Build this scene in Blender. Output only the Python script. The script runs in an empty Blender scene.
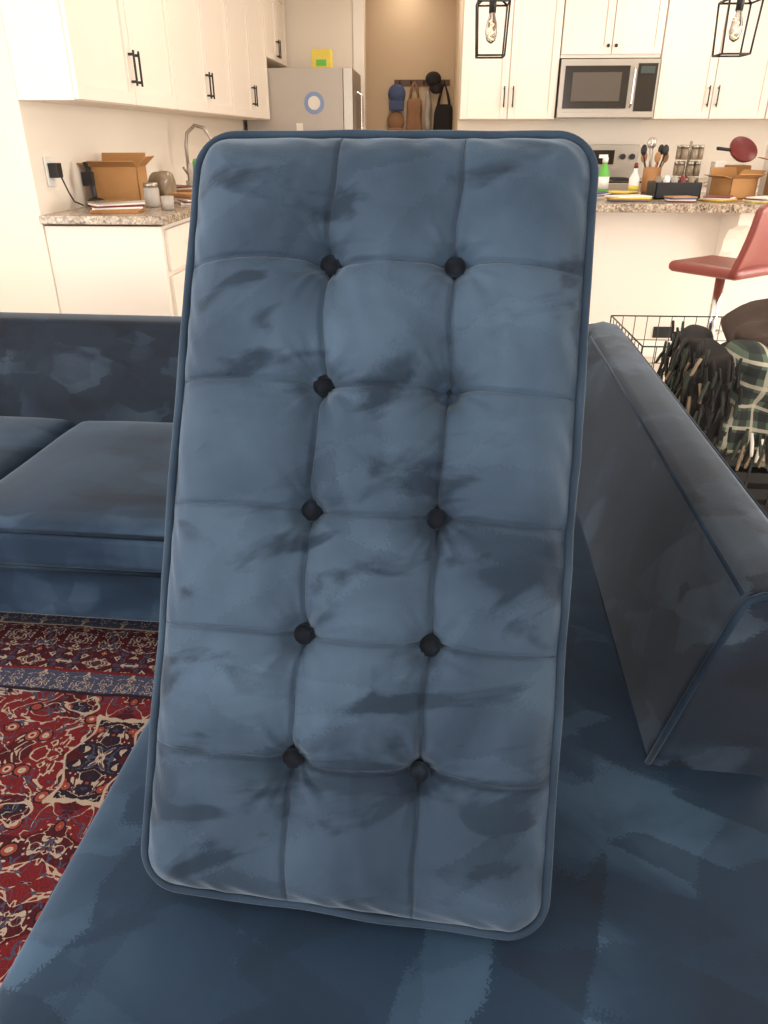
import bpy, bmesh, math, random
from mathutils import Vector, Matrix, noise
random.seed(4)
D = bpy.data
scene = bpy.context.scene
rad = math.radians

# ------------------------------------------------------------------ materials
def new_mat(name):
    m = D.materials.new(name); m.use_nodes = True
    nt = m.node_tree
    return m, nt, nt.nodes['Principled BSDF']

def setin(b, **kw):
    for k, v in kw.items():
        k = k.replace('_', ' ')
        if k in b.inputs: b.inputs[k].default_value = v

def c4(c): return (c[0], c[1], c[2], 1)
def srgb(r, g, b):
    f = lambda v: ((v/255+0.055)/1.055)**2.4 if v > 10 else v/255/12.92
    return (f(r), f(g), f(b))

def simple(name, col, rough=.5, metal=0, var=.06, scale=12, bump=0, **kw):
    m, nt, b = new_mat(name)
    tc = nt.nodes.new('ShaderNodeTexCoord')
    n = nt.nodes.new('ShaderNodeTexNoise'); n.inputs['Scale'].default_value = scale
    n.inputs['Detail'].default_value = 4
    nt.links.new(tc.outputs['Object'], n.inputs['Vector'])
    mx = nt.nodes.new('ShaderNodeMix'); mx.data_type = 'RGBA'
    mx.inputs['A'].default_value = c4([max(0, c*(1-var)) for c in col])
    mx.inputs['B'].default_value = c4([min(1, c*(1+var)) for c in col])
    nt.links.new(n.outputs['Fac'], mx.inputs['Factor'])
    nt.links.new(mx.outputs['Result'], b.inputs['Base Color'])
    setin(b, Roughness=rough, Metallic=metal, **kw)
    if bump:
        bp = nt.nodes.new('ShaderNodeBump'); bp.inputs['Strength'].default_value = bump
        bp.inputs['Distance'].default_value = .01
        nt.links.new(n.outputs['Fac'], bp.inputs['Height'])
        nt.links.new(bp.outputs['Normal'], b.inputs['Normal'])
    return m

def velvet(name, dark, mid, light, soft=2.0, stroke=(3, 6, 3), rot=(0, 0, .4), sheen=.2, w=(.45, .35, .35), smudge=.6, sm_scale=6, sm=(.54, .68), sms=(.75, 1, 1.6), fuzz=.10, seed=0, bump=.15, metric='EUCLIDEAN', warp=.45, spec=.14):
    """fac = soft cloud + brushed nap strokes (stretched cells) - dark smudges"""
    m, nt, b = new_mat(name)
    N = nt.nodes.new; L = nt.links.new
    def math_(op, a, bb=None, c=None):
        n = N('ShaderNodeMath'); n.operation = op
        for i, v in enumerate((a, bb, c)):
            if v is None: continue
            if isinstance(v, (int, float)): n.inputs[i].default_value = v
            else: L(v, n.inputs[i])
        return n.outputs[0]
    tc = N('ShaderNodeTexCoord')
    mp = N('ShaderNodeMapping'); mp.inputs['Rotation'].default_value = rot
    mp.inputs['Location'].default_value = (seed, seed*.7, seed*.3)
    L(tc.outputs['Object'], mp.inputs['Vector'])
    n0 = N('ShaderNodeTexNoise'); n0.inputs['Scale'].default_value = soft; n0.inputs['Detail'].default_value = 4
    n0.inputs['Distortion'].default_value = .3
    L(mp.outputs[0], n0.inputs['Vector'])
    cloud = N('ShaderNodeMapRange'); cloud.inputs['From Min'].default_value = .3; cloud.inputs['From Max'].default_value = .7
    L(n0.outputs['Fac'], cloud.inputs['Value'])
    nd = N('ShaderNodeTexNoise'); nd.inputs['Scale'].default_value = 5; nd.inputs['Detail'].default_value = 1
    L(mp.outputs[0], nd.inputs['Vector'])
    nf2 = N('ShaderNodeTexNoise'); nf2.inputs['Scale'].default_value = 320; nf2.inputs['Detail'].default_value = 1
    L(mp.outputs[0], nf2.inputs['Vector'])
    def strokes(scale3, dist, sd):
        mp2 = N('ShaderNodeMapping'); mp2.inputs['Scale'].default_value = scale3; mp2.inputs['Location'].default_value = (sd, sd, sd)
        mp2.inputs['Rotation'].default_value = (0, 0, sd*.35)
        L(mp.outputs[0], mp2.inputs['Vector'])
        add = N('ShaderNodeVectorMath'); add.operation = 'MULTIPLY_ADD'; add.inputs[1].default_value = (dist,)*3
        L(nd.outputs['Color'], add.inputs[0]); L(mp2.outputs[0], add.inputs[2])
        ad2 = N('ShaderNodeVectorMath'); ad2.operation = 'MULTIPLY_ADD'; ad2.inputs[1].default_value = (fuzz*2,)*3
        L(nf2.outputs['Color'], ad2.inputs[0]); L(add.outputs[0], ad2.inputs[2])
        vo = N('ShaderNodeTexVoronoi'); vo.distance = metric; vo.feature = 'F1'; vo.inputs['Scale'].default_value = 1
        L(ad2.outputs[0], vo.inputs['Vector'])
        sp = N('ShaderNodeSeparateColor'); L(vo.outputs['Color'], sp.inputs[0])
        return sp.outputs[0]
    s1 = strokes(stroke, warp, 0.0); s2 = strokes(tuple(k*1.7 for k in (stroke[1], stroke[0], stroke[2])), warp*1.3, 1.3)
    ns = N('ShaderNodeTexNoise'); ns.inputs['Scale'].default_value = sm_scale; ns.inputs['Detail'].default_value = 5; ns.inputs['Distortion'].default_value = .6
    mp3 = N('ShaderNodeMapping'); mp3.inputs['Scale'].default_value = sms; mp3.inputs['Location'].default_value = (9, 4, 2); L(mp.outputs[0], mp3.inputs['Vector'])
    L(mp3.outputs[0], ns.inputs['Vector'])
    smn = N('ShaderNodeMapRange'); smn.interpolation_type = 'SMOOTHSTEP'; smn.inputs['From Min'].default_value = sm[0]; smn.inputs['From Max'].default_value = sm[1]
    L(ns.outputs['Fac'], smn.inputs['Value'])
    a = math_('MULTIPLY', cloud.outputs[0], w[0]); a = math_('MULTIPLY_ADD', s1, w[1], a); a = math_('MULTIPLY_ADD', s2, w[2], a)
    a = math_('MULTIPLY_ADD', smn.outputs[0], -smudge, a)
    cr = N('ShaderNodeValToRGB')
    cr.color_ramp.elements[0].position = .0; cr.color_ramp.elements[0].color = c4(dark)
    cr.color_ramp.elements[1].position = .95; cr.color_ramp.elements[1].color = c4(light)
    e = cr.color_ramp.elements.new(.45); e.color = c4(mid)
    L(a, cr.inputs['Fac']); L(cr.outputs['Color'], b.inputs['Base Color'])
    nf = N('ShaderNodeTexNoise'); nf.inputs['Scale'].default_value = 420; nf.inputs['Detail'].default_value = 2
    L(tc.outputs['Object'], nf.inputs['Vector'])
    bp = N('ShaderNodeBump'); bp.inputs['Strength'].default_value = bump; bp.inputs['Distance'].default_value = .002
    L(nf.outputs['Fac'], bp.inputs['Height']); L(bp.outputs['Normal'], b.inputs['Normal'])
    setin(b, Roughness=.8, Sheen_Weight=sheen, Sheen_Roughness=.35)
    b.inputs['Sheen Tint'].default_value = (.66, .76, .88, 1)
    b.inputs['Specular IOR Level'].default_value = spec
    return m

M_cush = velvet('velvet_cushion', srgb(28, 40, 54), srgb(54, 70, 87), srgb(76, 95, 114), soft=4.5, stroke=(4, 4, 7), rot=(0, .25, 0), sheen=.28, w=(.5, .12, .12), smudge=.40, sm_scale=7, sm=(.52, .67), sms=(1, 1, 2.4), fuzz=.08, seed=3, bump=.25)
M_chaise = velvet('velvet_chaise', srgb(8, 22, 38), srgb(17, 38, 58), srgb(56, 80, 102), soft=3, stroke=(7, 3, 3), rot=(0, 0, .25), sheen=.24, w=(.32, .32, .26), smudge=.22, sm_scale=4, sm=(.5, .68), fuzz=.06, seed=1, metric='CHEBYCHEV', warp=.22, spec=.25)
M_sofa = velvet('velvet_sofa', srgb(8, 20, 34), srgb(22, 40, 59), srgb(62, 82, 102), soft=3, stroke=(2.2, 5, 3), rot=(0, 0, .1), sheen=.28, w=(.5, .22, .16), smudge=.3, sm_scale=4, sm=(.5, .7), sms=(.6, 1.6, 1.6), fuzz=.06, seed=7, spec=.2)
M_back = velvet('velvet_back', srgb(5, 11, 20), srgb(17, 27, 40), srgb(62, 77, 92), soft=3.5, stroke=(5, 4, 7), rot=(.6, 0, .2), sheen=.28, w=(.32, .34, .22), smudge=.2, sm_scale=5, sm=(.5, .66), fuzz=.07, seed=5, metric='CHEBYCHEV', warp=.28, spec=.25)
M_pipe = velvet('velvet_piping', srgb(24, 36, 49), srgb(40, 54, 69), srgb(54, 70, 86), soft=9, sheen=.22, w=(.5, .2, .1), smudge=.2)
M_pipe2 = velvet('velvet_piping_dark', srgb(12, 22, 34), srgb(24, 38, 53), srgb(44, 60, 76), soft=9, sheen=.15, w=(.5, .2, .1), smudge=.2)
M_button = velvet('velvet_button', srgb(5, 8, 13), srgb(11, 16, 24), srgb(30, 40, 52), soft=60, sheen=.22, w=(.7, .1, .1), smudge=.2)
M_navy = simple('piping_navy', srgb(22, 34, 48), .8)
M_thread = simple('seam_thread', srgb(26, 34, 46), .8)

M_wall = simple('wall_paint', srgb(241, 230, 215), .7, scale=3, var=.02)
M_wallw = simple('wall_hall_shaded', srgb(204, 180, 150), .75, scale=3, var=.03)  # darker tan for the hall, its recess shade put into the wall colour
M_ceil = simple('ceiling_paint', srgb(246, 242, 236), .8, var=.01)
M_cab = simple('cabinet_white', srgb(240, 228, 215), .45, scale=4, var=.015)
M_black = simple('black_metal', (.012, .012, .012), .45)
M_trim = simple('trim_white', srgb(246, 238, 228), .5, var=.01)
M_wood = simple('leg_wood', srgb(90, 60, 36), .5, var=.2)
M_steel = simple('stainless', srgb(176, 168, 158), .32, metal=.85, var=.04)
M_steeld = simple('fridge_grey', srgb(180, 170, 160), .4, metal=.3, var=.03)
M_glassd = simple('microwave_glass', srgb(44, 40, 36), .12, var=.05)
M_card = simple('cardboard', srgb(176, 128, 78), .85, var=.12)
M_yellow = simple('yellow_print', srgb(226, 204, 84), .5)
M_green = simple('green_plastic', srgb(96, 180, 70), .4)
M_red = simple('red_enamel', srgb(116, 36, 36), .45)
M_white = simple('white_plastic', srgb(236, 234, 230), .4, var=.02)
M_blue = simple('blue_fabric', srgb(70, 84, 120), .8, var=.15)
M_tan = simple('tan_canvas', srgb(146, 108, 80), .85, var=.15)
M_brown = simple('brown_fleece', srgb(66, 52, 44), .9, var=.3, scale=30)
M_darkf = simple('black_fabric', srgb(38, 34, 34), .9, var=.35)
M_leather = simple('stool_leather', srgb(136, 64, 56), .38, var=.08)
M_chrome = simple('chrome', (.75, .75, .75), .12, metal=1)
M_jar = simple('spice_jar', srgb(140, 122, 100), .2, var=.4, scale=30)
M_crock = simple('crock', srgb(170, 160, 150), .35)
M_woodl = simple('utensil_wood', srgb(170, 120, 74), .6, var=.15)
M_paper = simple('paper', srgb(230, 222, 212), .8, var=.05)
M_basket = simple('black_plastic', srgb(24, 24, 26), .5)
M_sage = simple('sage_sticker', srgb(130, 150, 188), .4)
M_sage2 = simple('sage_wool', srgb(60, 66, 58), .95, var=.2, scale=40)

def glass_mat():
    m, nt, b = new_mat('clear_glass')
    setin(b, Roughness=.03, IOR=1.45); b.inputs['Transmission Weight'].default_value = 1
    return m
M_glass = glass_mat()
def emit(name, col, s):
    m, nt, b = new_mat(name)
    b.inputs['Emission Color'].default_value = c4(col); b.inputs['Emission Strength'].default_value = s
    b.inputs['Base Color'].default_value = c4(col)
    return m
M_bulb = emit('bulb_glow', (1, .62, .3), 2.5)

def granite():
    m, nt, b = new_mat('granite'); N = nt.nodes.new; L = nt.links.new
    tc = N('ShaderNodeTexCoord')
    v = N('ShaderNodeTexVoronoi'); v.inputs['Scale'].default_value = 110
    n = N('ShaderNodeTexNoise'); n.inputs['Scale'].default_value = 18; n.inputs['Detail'].default_value = 6
    L(tc.outputs['Object'], v.inputs['Vector']); L(tc.outputs['Object'], n.inputs['Vector'])
    sp = N('ShaderNodeSeparateColor'); L(v.outputs['Color'], sp.inputs[0])
    mx = N('ShaderNodeMix'); mx.data_type = 'FLOAT'; mx.inputs['Factor'].default_value = .6
    L(sp.outputs[0], mx.inputs['A']); L(n.outputs['Fac'], mx.inputs['B'])
    cr = N('ShaderNodeValToRGB'); cr.color_ramp.elements[0].color = c4(srgb(84, 72, 62)); cr.color_ramp.elements[0].position = .22
    cr.color_ramp.elements[1].color = c4(srgb(206, 190, 170)); cr.color_ramp.elements[1].position = .75
    e = cr.color_ramp.elements.new(.45); e.color = c4(srgb(156, 138, 118))
    L(mx.outputs['Result'], cr.inputs['Fac']); L(cr.outputs['Color'], b.inputs['Base Color'])
    setin(b, Roughness=.2)
    return m
M_granite = granite()

def floor_mat():
    m, nt, b = new_mat('floor_tile'); N = nt.nodes.new; L = nt.links.new
    tc = N('ShaderNodeTexCoord')
    br = N('ShaderNodeTexBrick'); br.inputs['Scale'].default_value = 1.0
    br.inputs['Color1'].default_value = c4(srgb(218, 206, 190)); br.inputs['Color2'].default_value = c4(srgb(210, 196, 178))
    br.inputs['Mortar'].default_value = c4(srgb(182, 168, 150)); br.inputs['Mortar Size'].default_value = .006
    br.inputs['Brick Width'].default_value = .6; br.inputs['Row Height'].default_value = .6
    L(tc.outputs['Object'], br.inputs['Vector']); L(br.outputs['Color'], b.inputs['Base Color'])
    setin(b, Roughness=.45)
    return m
M_floor = floor_mat()

def rug_mat(edge):
    m, nt, b = new_mat('persian_rug'); N = nt.nodes.new; L = nt.links.new
    def math_(op, a, bb=None, c=None):
        n = N('ShaderNodeMath'); n.operation = op
        for i, v in enumerate((a, bb, c)):
            if v is None: continue
            if isinstance(v, (int, float)): n.inputs[i].default_value = v
            else: L(v, n.inputs[i])
        return n.outputs[0]
    def mix(f, A, B):
        mx = N('ShaderNodeMix'); mx.data_type = 'RGBA'
        if isinstance(f, float): mx.inputs['Factor'].default_value = f
        else: L(f, mx.inputs['Factor'])
        for s, v in (('A', A), ('B', B)):
            if isinstance(v, tuple): mx.inputs[s].default_value = c4(v)
            else: L(v, mx.inputs[s])
        return mx.outputs['Result']
    red = srgb(96, 24, 26); dred = srgb(60, 16, 20); navy = srgb(22, 22, 32); cream = srgb(160, 142, 124); blue = srgb(54, 62, 80); rust = srgb(130, 56, 40)
    tc = N('ShaderNodeTexCoord')
    # slight irregularity of the hand-knotted pattern
    wn = N('ShaderNodeTexNoise'); wn.inputs['Scale'].default_value = 9; wn.inputs['Detail'].default_value = 3
    L(tc.outputs['Object'], wn.inputs['Vector'])
    wa = N('ShaderNodeVectorMath'); wa.operation = 'MULTIPLY_ADD'; wa.inputs[1].default_value = (.02, .02, 0)
    L(wn.outputs['Color'], wa.inputs[0]); L(tc.outputs['Object'], wa.inputs[2])
    sx = N('ShaderNodeSeparateXYZ'); L(wa.outputs[0], sx.inputs[0])
    X, Y = sx.outputs[0], sx.outputs[1]
    def tile(px_, py_, ox=0.0, oy=0.0):
        px = math_('PINGPONG', math_('ADD', X, 10+ox), px_); py = math_('PINGPONG', math_('ADD', Y, 10+oy), py_)
        cb = N('ShaderNodeCombineXYZ'); L(px, cb.inputs[0]); L(py, cb.inputs[1]); return cb.outputs[0]
    def vor(vec, s, metric='EUCLIDEAN', rnd=1.0):
        v = N('ShaderNodeTexVoronoi'); v.distance = metric; v.inputs['Scale'].default_value = s; v.inputs['Randomness'].default_value = rnd
        L(vec, v.inputs['Vector']); return v.outputs['Distance'], v.outputs['Color']
    def nse(vec, s, dt=2, ds=0):
        n = N('ShaderNodeTexNoise'); n.inputs['Scale'].default_value = s; n.inputs['Detail'].default_value = dt; n.inputs['Distortion'].default_value = ds
        L(vec, n.inputs['Vector']); return n.outputs['Fac']
    def band(v, c, h):
        return math_('LESS_THAN', math_('ABSOLUTE', math_('SUBTRACT', v, c)), h)
    t1 = tile(.37, .31)
    def pattern(base, ground2, t, s):
        c = base
        c = mix(math_('GREATER_THAN', nse(t, 6*s, 1, .5), .53), c, ground2)
        c = mix(band(nse(t, 9*s, 2.5, 1.4), .5, .020), c, cream)
        c = mix(band(nse(t, 13*s, 2, .8), .42, .020), c, blue)
        d, col = vor(t, 10*s)
        c = mix(math_('LESS_THAN', d, .30), c, navy)
        c = mix(math_('LESS_THAN', d, .24), c, rust)
        c = mix(math_('LESS_THAN', d, .15), c, cream)
        c = mix(math_('LESS_THAN', d, .08), c, red)
        d2, _ = vor(t, 26*s, 'MANHATTAN')
        c = mix(math_('LESS_THAN', d2, .17), c, cream)
        return c
    field = pattern(red, dred, t1, 1.6)
    mmask = nse(t1, 4.5, 2, .6)
    field = mix(math_('GREATER_THAN', mmask, .54), field, pattern(navy, dred, t1, 2.0))
    field = mix(band(mmask, .54, .008), field, cream)
    bordA = pattern(dred, navy, tile(.09, .10, 0, -edge+.02), 2.0)
    bordB = pattern(blue, cream, tile(.06, .05, .03, .01), 2.6)
    dist = math_('SUBTRACT', edge, Y)
    c = field
    c = mix(math_('LESS_THAN', dist, .44), c, navy)
    c = mix(math_('LESS_THAN', dist, .43), c, bordB)
    c = mix(math_('LESS_THAN', dist, .36), c, red)
    c = mix(math_('LESS_THAN', dist, .35), c, bordA)
    c = mix(math_('LESS_THAN', dist, .17), c, cream)
    c = mix(math_('LESS_THAN', dist, .165), c, bordB)
    c = mix(math_('LESS_THAN', dist, .12), c, bordA)
    c = mix(.28, c, mix(nse(tc.outputs['Object'], 60, 3), dred, navy))
    L(c, b.inputs['Base Color'])
    n2 = N('ShaderNodeTexNoise'); n2.inputs['Scale'].default_value = 300; L(tc.outputs['Object'], n2.inputs['Vector'])
    bp = N('ShaderNodeBump'); bp.inputs['Strength'].default_value = .5; bp.inputs['Distance'].default_value = .004
    L(n2.outputs['Fac'], bp.inputs['Height']); L(bp.outputs['Normal'], b.inputs['Normal'])
    setin(b, Roughness=.95); b.inputs['Specular IOR Level'].default_value = .1
    return m
M_rug = rug_mat(1.80)

def plaid_mat():
    m, nt, b = new_mat('plaid_wool'); N = nt.nodes.new; L = nt.links.new
    tc = N('ShaderNodeTexCoord')
    wn = N('ShaderNodeTexNoise'); wn.inputs['Scale'].default_value = 5
    L(tc.outputs['Object'], wn.inputs['Vector'])
    wa = N('ShaderNodeVectorMath'); wa.operation = 'MULTIPLY_ADD'; wa.inputs[1].default_value = (.06, .06, .06)
    L(wn.outputs['Color'], wa.inputs[0]); L(tc.outputs['Object'], wa.inputs[2])
    sx = N('ShaderNodeSeparateXYZ'); L(wa.outputs[0], sx.inputs[0])
    def st(o, per, w, ph):
        a = N('ShaderNodeMath'); a.operation = 'ADD'; L(o, a.inputs[0]); a.inputs[1].default_value = 10+ph
        f = N('ShaderNodeMath'); f.operation = 'MODULO'; L(a.outputs[0], f.inputs[0]); f.inputs[1].default_value = per
        g = N('ShaderNodeMath'); g.operation = 'LESS_THAN'; L(f.outputs[0], g.inputs[0]); g.inputs[1].default_value = w
        return g.outputs[0]
    def mix(f, A, B):
        mx = N('ShaderNodeMix'); mx.data_type = 'RGBA'
        h = N('ShaderNodeMath'); h.operation = 'MULTIPLY'; L(f, h.inputs[0]); h.inputs[1].default_value = .75
        L(h.outputs[0], mx.inputs['Factor'])
        for s, v in (('A', A), ('B', B)):
            if isinstance(v, tuple): mx.inputs[s].default_value = c4(v)
            else: L(v, mx.inputs[s])
        return mx.outputs['Result']
    g = srgb(92, 104, 90); k = srgb(36, 40, 42); w = srgb(200, 192, 172)
    c = mix(st(sx.outputs[2], .075, .030, 0), g, k)
    c = mix(st(sx.outputs[0], .075, .030, .02), c, k)
    c = mix(st(sx.outputs[2], .075, .012, .035), c, w)
    c = mix(st(sx.outputs[0], .075, .012, .05), c, w)
    L(c, b.inputs['Base Color']); setin(b, Roughness=.95)
    return m
M_plaid = plaid_mat()

# ------------------------------------------------------------------ mesh builder
class MB:
    def __init__(s): s.v = []; s.f = []; s.mi = []; s.mats = []; s.sm = []
    def m(s, mat):
        if mat not in s.mats: s.mats.append(mat)
        return s.mats.index(mat)
    def add(s, vs, fs, mat, smooth=False):
        o = len(s.v); i = s.m(mat)
        s.v += [tuple(v) for v in vs]
        for f in fs: s.f.append([o+k for k in f]); s.mi.append(i); s.sm.append(smooth)
    def box(s, x0, x1, y0, y1, z0, z1, mat, rot=0, c=None):
        vs = [(x, y, z) for z in (z0, z1) for y in (y0, y1) for x in (x0, x1)]
        if rot:
            cc = c or ((x0+x1)/2, (y0+y1)/2)
            ca, sa = math.cos(rot), math.sin(rot)
            vs = [(cc[0]+(x-cc[0])*ca-(y-cc[1])*sa, cc[1]+(x-cc[0])*sa+(y-cc[1])*ca, z) for x, y, z in vs]
        s.add(vs, [(0, 2, 3, 1), (4, 5, 7, 6), (0, 1, 5, 4), (2, 6, 7, 3), (0, 4, 6, 2), (1, 3, 7, 5)], mat)
    def tube(s, pts, r, mat, seg=10, closed=False, caps=True, smooth=True):
        pts = [Vector(p) for p in pts]; n = len(pts); vs = []; fs = []
        rs = r if isinstance(r, (list, tuple)) else [r]*n
        up = None
        for i, p in enumerate(pts):
            a = pts[(i-1) % n] if (closed or i > 0) else p
            b = pts[(i+1) % n] if (closed or i < n-1) else p
            t = (b-a).normalized()
            if up is None:
                up = Vector((0, 0, 1)) if abs(t.z) < .9 else Vector((1, 0, 0))
            u = t.cross(up).normalized(); w = u.cross(t).normalized(); up = w
            for k in range(seg):
                an = 2*math.pi*k/seg
                vs.append(p+(u*math.cos(an)+w*math.sin(an))*rs[i])
        m = n if closed else n-1
        for i in range(m):
            j = (i+1) % n
            for k in range(seg):
                l = (k+1) % seg
                fs.append((i*seg+k, i*seg+l, j*seg+l, j*seg+k))
        if caps and not closed:
            fs.append(tuple(range(seg-1, -1, -1))); fs.append(tuple((n-1)*seg+k for k in range(seg)))
        s.add(vs, fs, mat, smooth)
    def cyl(s, p0, p1, r0, mat, r1=None, seg=20):
        s.tube([p0, p1], [r0, r0 if r1 is None else r1], mat, seg)
    def lathe(s, c, prof, mat, seg=24, sx=1, sy=1):
        vs = []; fs = []
        for r, z in prof:
            for k in range(seg):
                a = 2*math.pi*k/seg; vs.append((c[0]+r*math.cos(a)*sx, c[1]+r*math.sin(a)*sy, c[2]+z))
        for i in range(len(prof)-1):
            for k in range(seg):
                l = (k+1) % seg; fs.append((i*seg+k, i*seg+l, (i+1)*seg+l, (i+1)*seg+k))
        fs.append(tuple(range(seg-1, -1, -1))); fs.append(tuple((len(prof)-1)*seg+k for k in range(seg)))
        s.add(vs, fs, mat, True)
    def ball(s, c, r, mat, seg=20, rings=10):
        if not isinstance(r, (tuple, list)): r = (r, r, r)
        vs = []; fs = []
        for i in range(rings+1):
            ph = -math.pi/2+math.pi*i/rings
            for k in range(seg):
                a = 2*math.pi*k/seg
                vs.append((c[0]+r[0]*math.cos(ph)*math.cos(a), c[1]+r[1]*math.cos(ph)*math.sin(a), c[2]+r[2]*math.sin(ph)))
        for i in range(rings):
            for k in range(seg):
                l = (k+1) % seg; fs.append((i*seg+k, i*seg+l, (i+1)*seg+l, (i+1)*seg+k))
        s.add(vs, fs, mat, True)
    def rbox(s, x0, x1, y0, y1, z0, z1, mat, r=.03, n=14, bulge=0, nz=0, nfreq=6, fn=None):
        lo = Vector((x0, y0, z0)); hi = Vector((x1, y1, z1))
        ctr = (lo+hi)/2; hs = (hi-lo)/2; r = min(r, min(hs)*.98)
        ps = [-1+2*i/n for i in range(n+1)]
        ps = [math.copysign(1-(1-abs(p))**1.25, p) for p in ps]
        for ax in range(3):
            for sg in (-1, 1):
                vs = []; fs = []
                a1, a2 = (ax+1) % 3, (ax+2) % 3
                for i in ps:
                    for j in ps:
                        p = Vector((0, 0, 0)); p[ax] = sg*hs[ax]; p[a1] = i*hs[a1]; p[a2] = j*hs[a2]
                        q = Vector([max(-(hs[k]-r), min(hs[k]-r, p[k])) for k in range(3)])
                        d = p-q
                        if d.length > 1e-9: p = q+d.normalized()*r
                        if bulge:
                            fx = 1-(p.x/hs.x)**4; fy = 1-(p.y/hs.y)**4
                            if p.z > 0: p.z += bulge*max(0, fx)*max(0, fy)*(p.z/hs.z)
                        w = p+ctr
                        if nz:
                            dd = noise.noise_vector(w*nfreq); w = w+dd*nz
                        if fn: w = fn(w)
                        vs.append(w)
                for i in range(n):
                    for j in range(n):
                        q = (i*(n+1)+j, (i+1)*(n+1)+j, (i+1)*(n+1)+j+1, i*(n+1)+j+1)
                        fs.append(q if sg > 0 else q[::-1])
                s.add(vs, fs, mat, True)
    def obj(s, name, parent=None, loc=(0, 0, 0), rot=(0, 0, 0), bevel=0, weld=False, seg=2):
        me = D.meshes.new(name); me.from_pydata(s.v, [], s.f)
        for m in s.mats: me.materials.append(m)
        me.polygons.foreach_set('material_index', s.mi); me.polygons.foreach_set('use_smooth', s.sm)
        me.update()
        o = D.objects.new(name, me); scene.collection.objects.link(o)
        o.location = loc; o.rotation_euler = rot
        if weld:
            w = o.modifiers.new('weld', 'WELD'); w.merge_threshold = .0004
        if bevel:
            bv = o.modifiers.new('bevel', 'BEVEL'); bv.width = bevel; bv.segments = seg; bv.limit_method = 'ANGLE'; bv.harden_normals = True
        if parent: o.parent = parent
        return o

def empty(name, loc=(0, 0, 0), rot=(0, 0, 0)):
    e = D.objects.new(name, None); scene.collection.objects.link(e); e.location = loc; e.rotation_euler = rot; e.empty_display_size = .1
    return e

def bx(name, x0, x1, y0, y1, z0, z1, mat, bevel=0):
    b = MB(); b.box(x0, x1, y0, y1, z0, z1, mat); return b.obj(name, bevel=bevel)

# ------------------------------------------------------------------ room shell
XL, XR, YB, HC = -2.9, 4.2, -2.6, 2.7
bx('floor', XL-.1, XR+.1, YB-.1, 9.5, -.1, 0, M_floor)
bx('ceiling', XL-.1, XR+.1, YB-.1, 9.5, HC, HC+.1, M_ceil)
def wall_open(name, axis, pos, th, a0, a1, o0, o1, oz0, oz1, mat):
    b = MB()
    def seg(p0, p1, z0, z1):
        if axis == 'x': b.box(pos, pos+th, p0, p1, z0, z1, mat)
        else: b.box(p0, p1, pos, pos+th, z0, z1, mat)
    seg(a0, o0, 0, HC); seg(o1, a1, 0, HC); seg(o0, o1, 0, oz0); seg(o0, o1, oz1, HC)
    b.obj(name)
wall_open('wall_rear', 'y', YB-.1, .1, XL-.1, XR+.1, -1.8, 2.4, .3, 2.3, M_wall)
wall_open('wall_left', 'x', XL-.1, .1, YB, 3.42, -1.4, 1.6, .6, 2.3, M_wall)
wall_open('wall_right', 'x', XR, .1, YB, 7.3, 1.6, 4.4, .2, 2.3, M_wall)
b = MB(); b.box(XL-.1, -1.72, 3.42, 3.52, 0, HC, M_wall); b.obj('wall_return')
bx('wall_kitchen_left', -1.82, -1.722, 3.52, 8.6, 0, HC, M_wall)
bx('wall_kitchen_back', .22, XR+.1, 7.172, 7.3, 0, HC, M_wall)
bx('wall_hall_front', -1.82, -.80, 8.6, 8.72, 0, HC, M_wall)
bx('wall_hall_back', -1.9, .4, 9.25, 9.35, 0, HC, M_wallw)
bx('wall_hall_right', .22, .32, 7.3, 9.25, 0, HC, M_wallw)
bx('wall_hall_left', -1.0, -.9, 8.72, 9.25, 0, HC, M_wallw)
bx('trim_1', -.80, -.69, 8.57, 8.75, 0, 2.5, M_trim, .004)
bx('baseboard_return', XL, -1.72, 3.40, 3.42, 0, .1, M_trim, .004)
bx('baseboard_left', XL, XL+.015, YB, 3.4, 0, .1, M_trim, .004)
def window(name, axis, pos, a0, a1, z0, z1, nd):
    b = MB(); t = .05
    def seg(p0, p1, q0, q1):
        if axis == 'x': b.box(pos, pos+.06, p0, p1, q0, q1, M_trim)
        else: b.box(p0, p1, pos, pos+.06, q0, q1, M_trim)
    seg(a0, a1, z0, z0+t); seg(a0, a1, z1-t, z1)
    for i in range(nd+1):
        p = a0+(a1-a0-t)*i/nd; seg(p, p+t, z0+t, z1-t)
    b.obj(name, bevel=.004)
window('window_1', 'y', YB-.08, -1.8, 2.4, .3, 2.3, 3)
window('window_2', 'x', XL-.08, -1.4, 1.6, .6, 2.3, 2)
window('window_3', 'x', XR+.02, 1.6, 4.4, .2, 2.3, 3)

# ------------------------------------------------------------------ sectional sofa
SR = rad(-2.8)
sofa = empty('sectional_sofa', rot=(0, 0, SR))
b = MB(); b.rbox(-.49, .50, .22, 2.24, .14, .41, M_chaise, r=.035, n=30, bulge=.004); b.obj('chaise_seat', sofa, weld=True)
b = MB(); b.rbox(-.475, .485, .24, 2.3, .10, .15, M_navy, r=.01, n=4); b.obj('chaise_base', sofa)
b = MB(); b.rbox(-1.268, -.497, 1.475, 2.25, .285, .405, M_sofa, r=.032, n=24, bulge=.022, nz=.004, nfreq=4); b.obj('seat_cushion_1', sofa, weld=True)
b = MB(); b.rbox(-2.05, -1.276, 1.475, 2.25, .285, .405, M_sofa, r=.032, n=24, bulge=.022, nz=.004, nfreq=4); b.obj('seat_cushion_2', sofa, weld=True)
b = MB(); b.rbox(-2.06, -.492, 1.50, 2.30, .125, .285, M_sofa, r=.02, n=10); b.obj('seat_base', sofa, weld=True)
b = MB()
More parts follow.
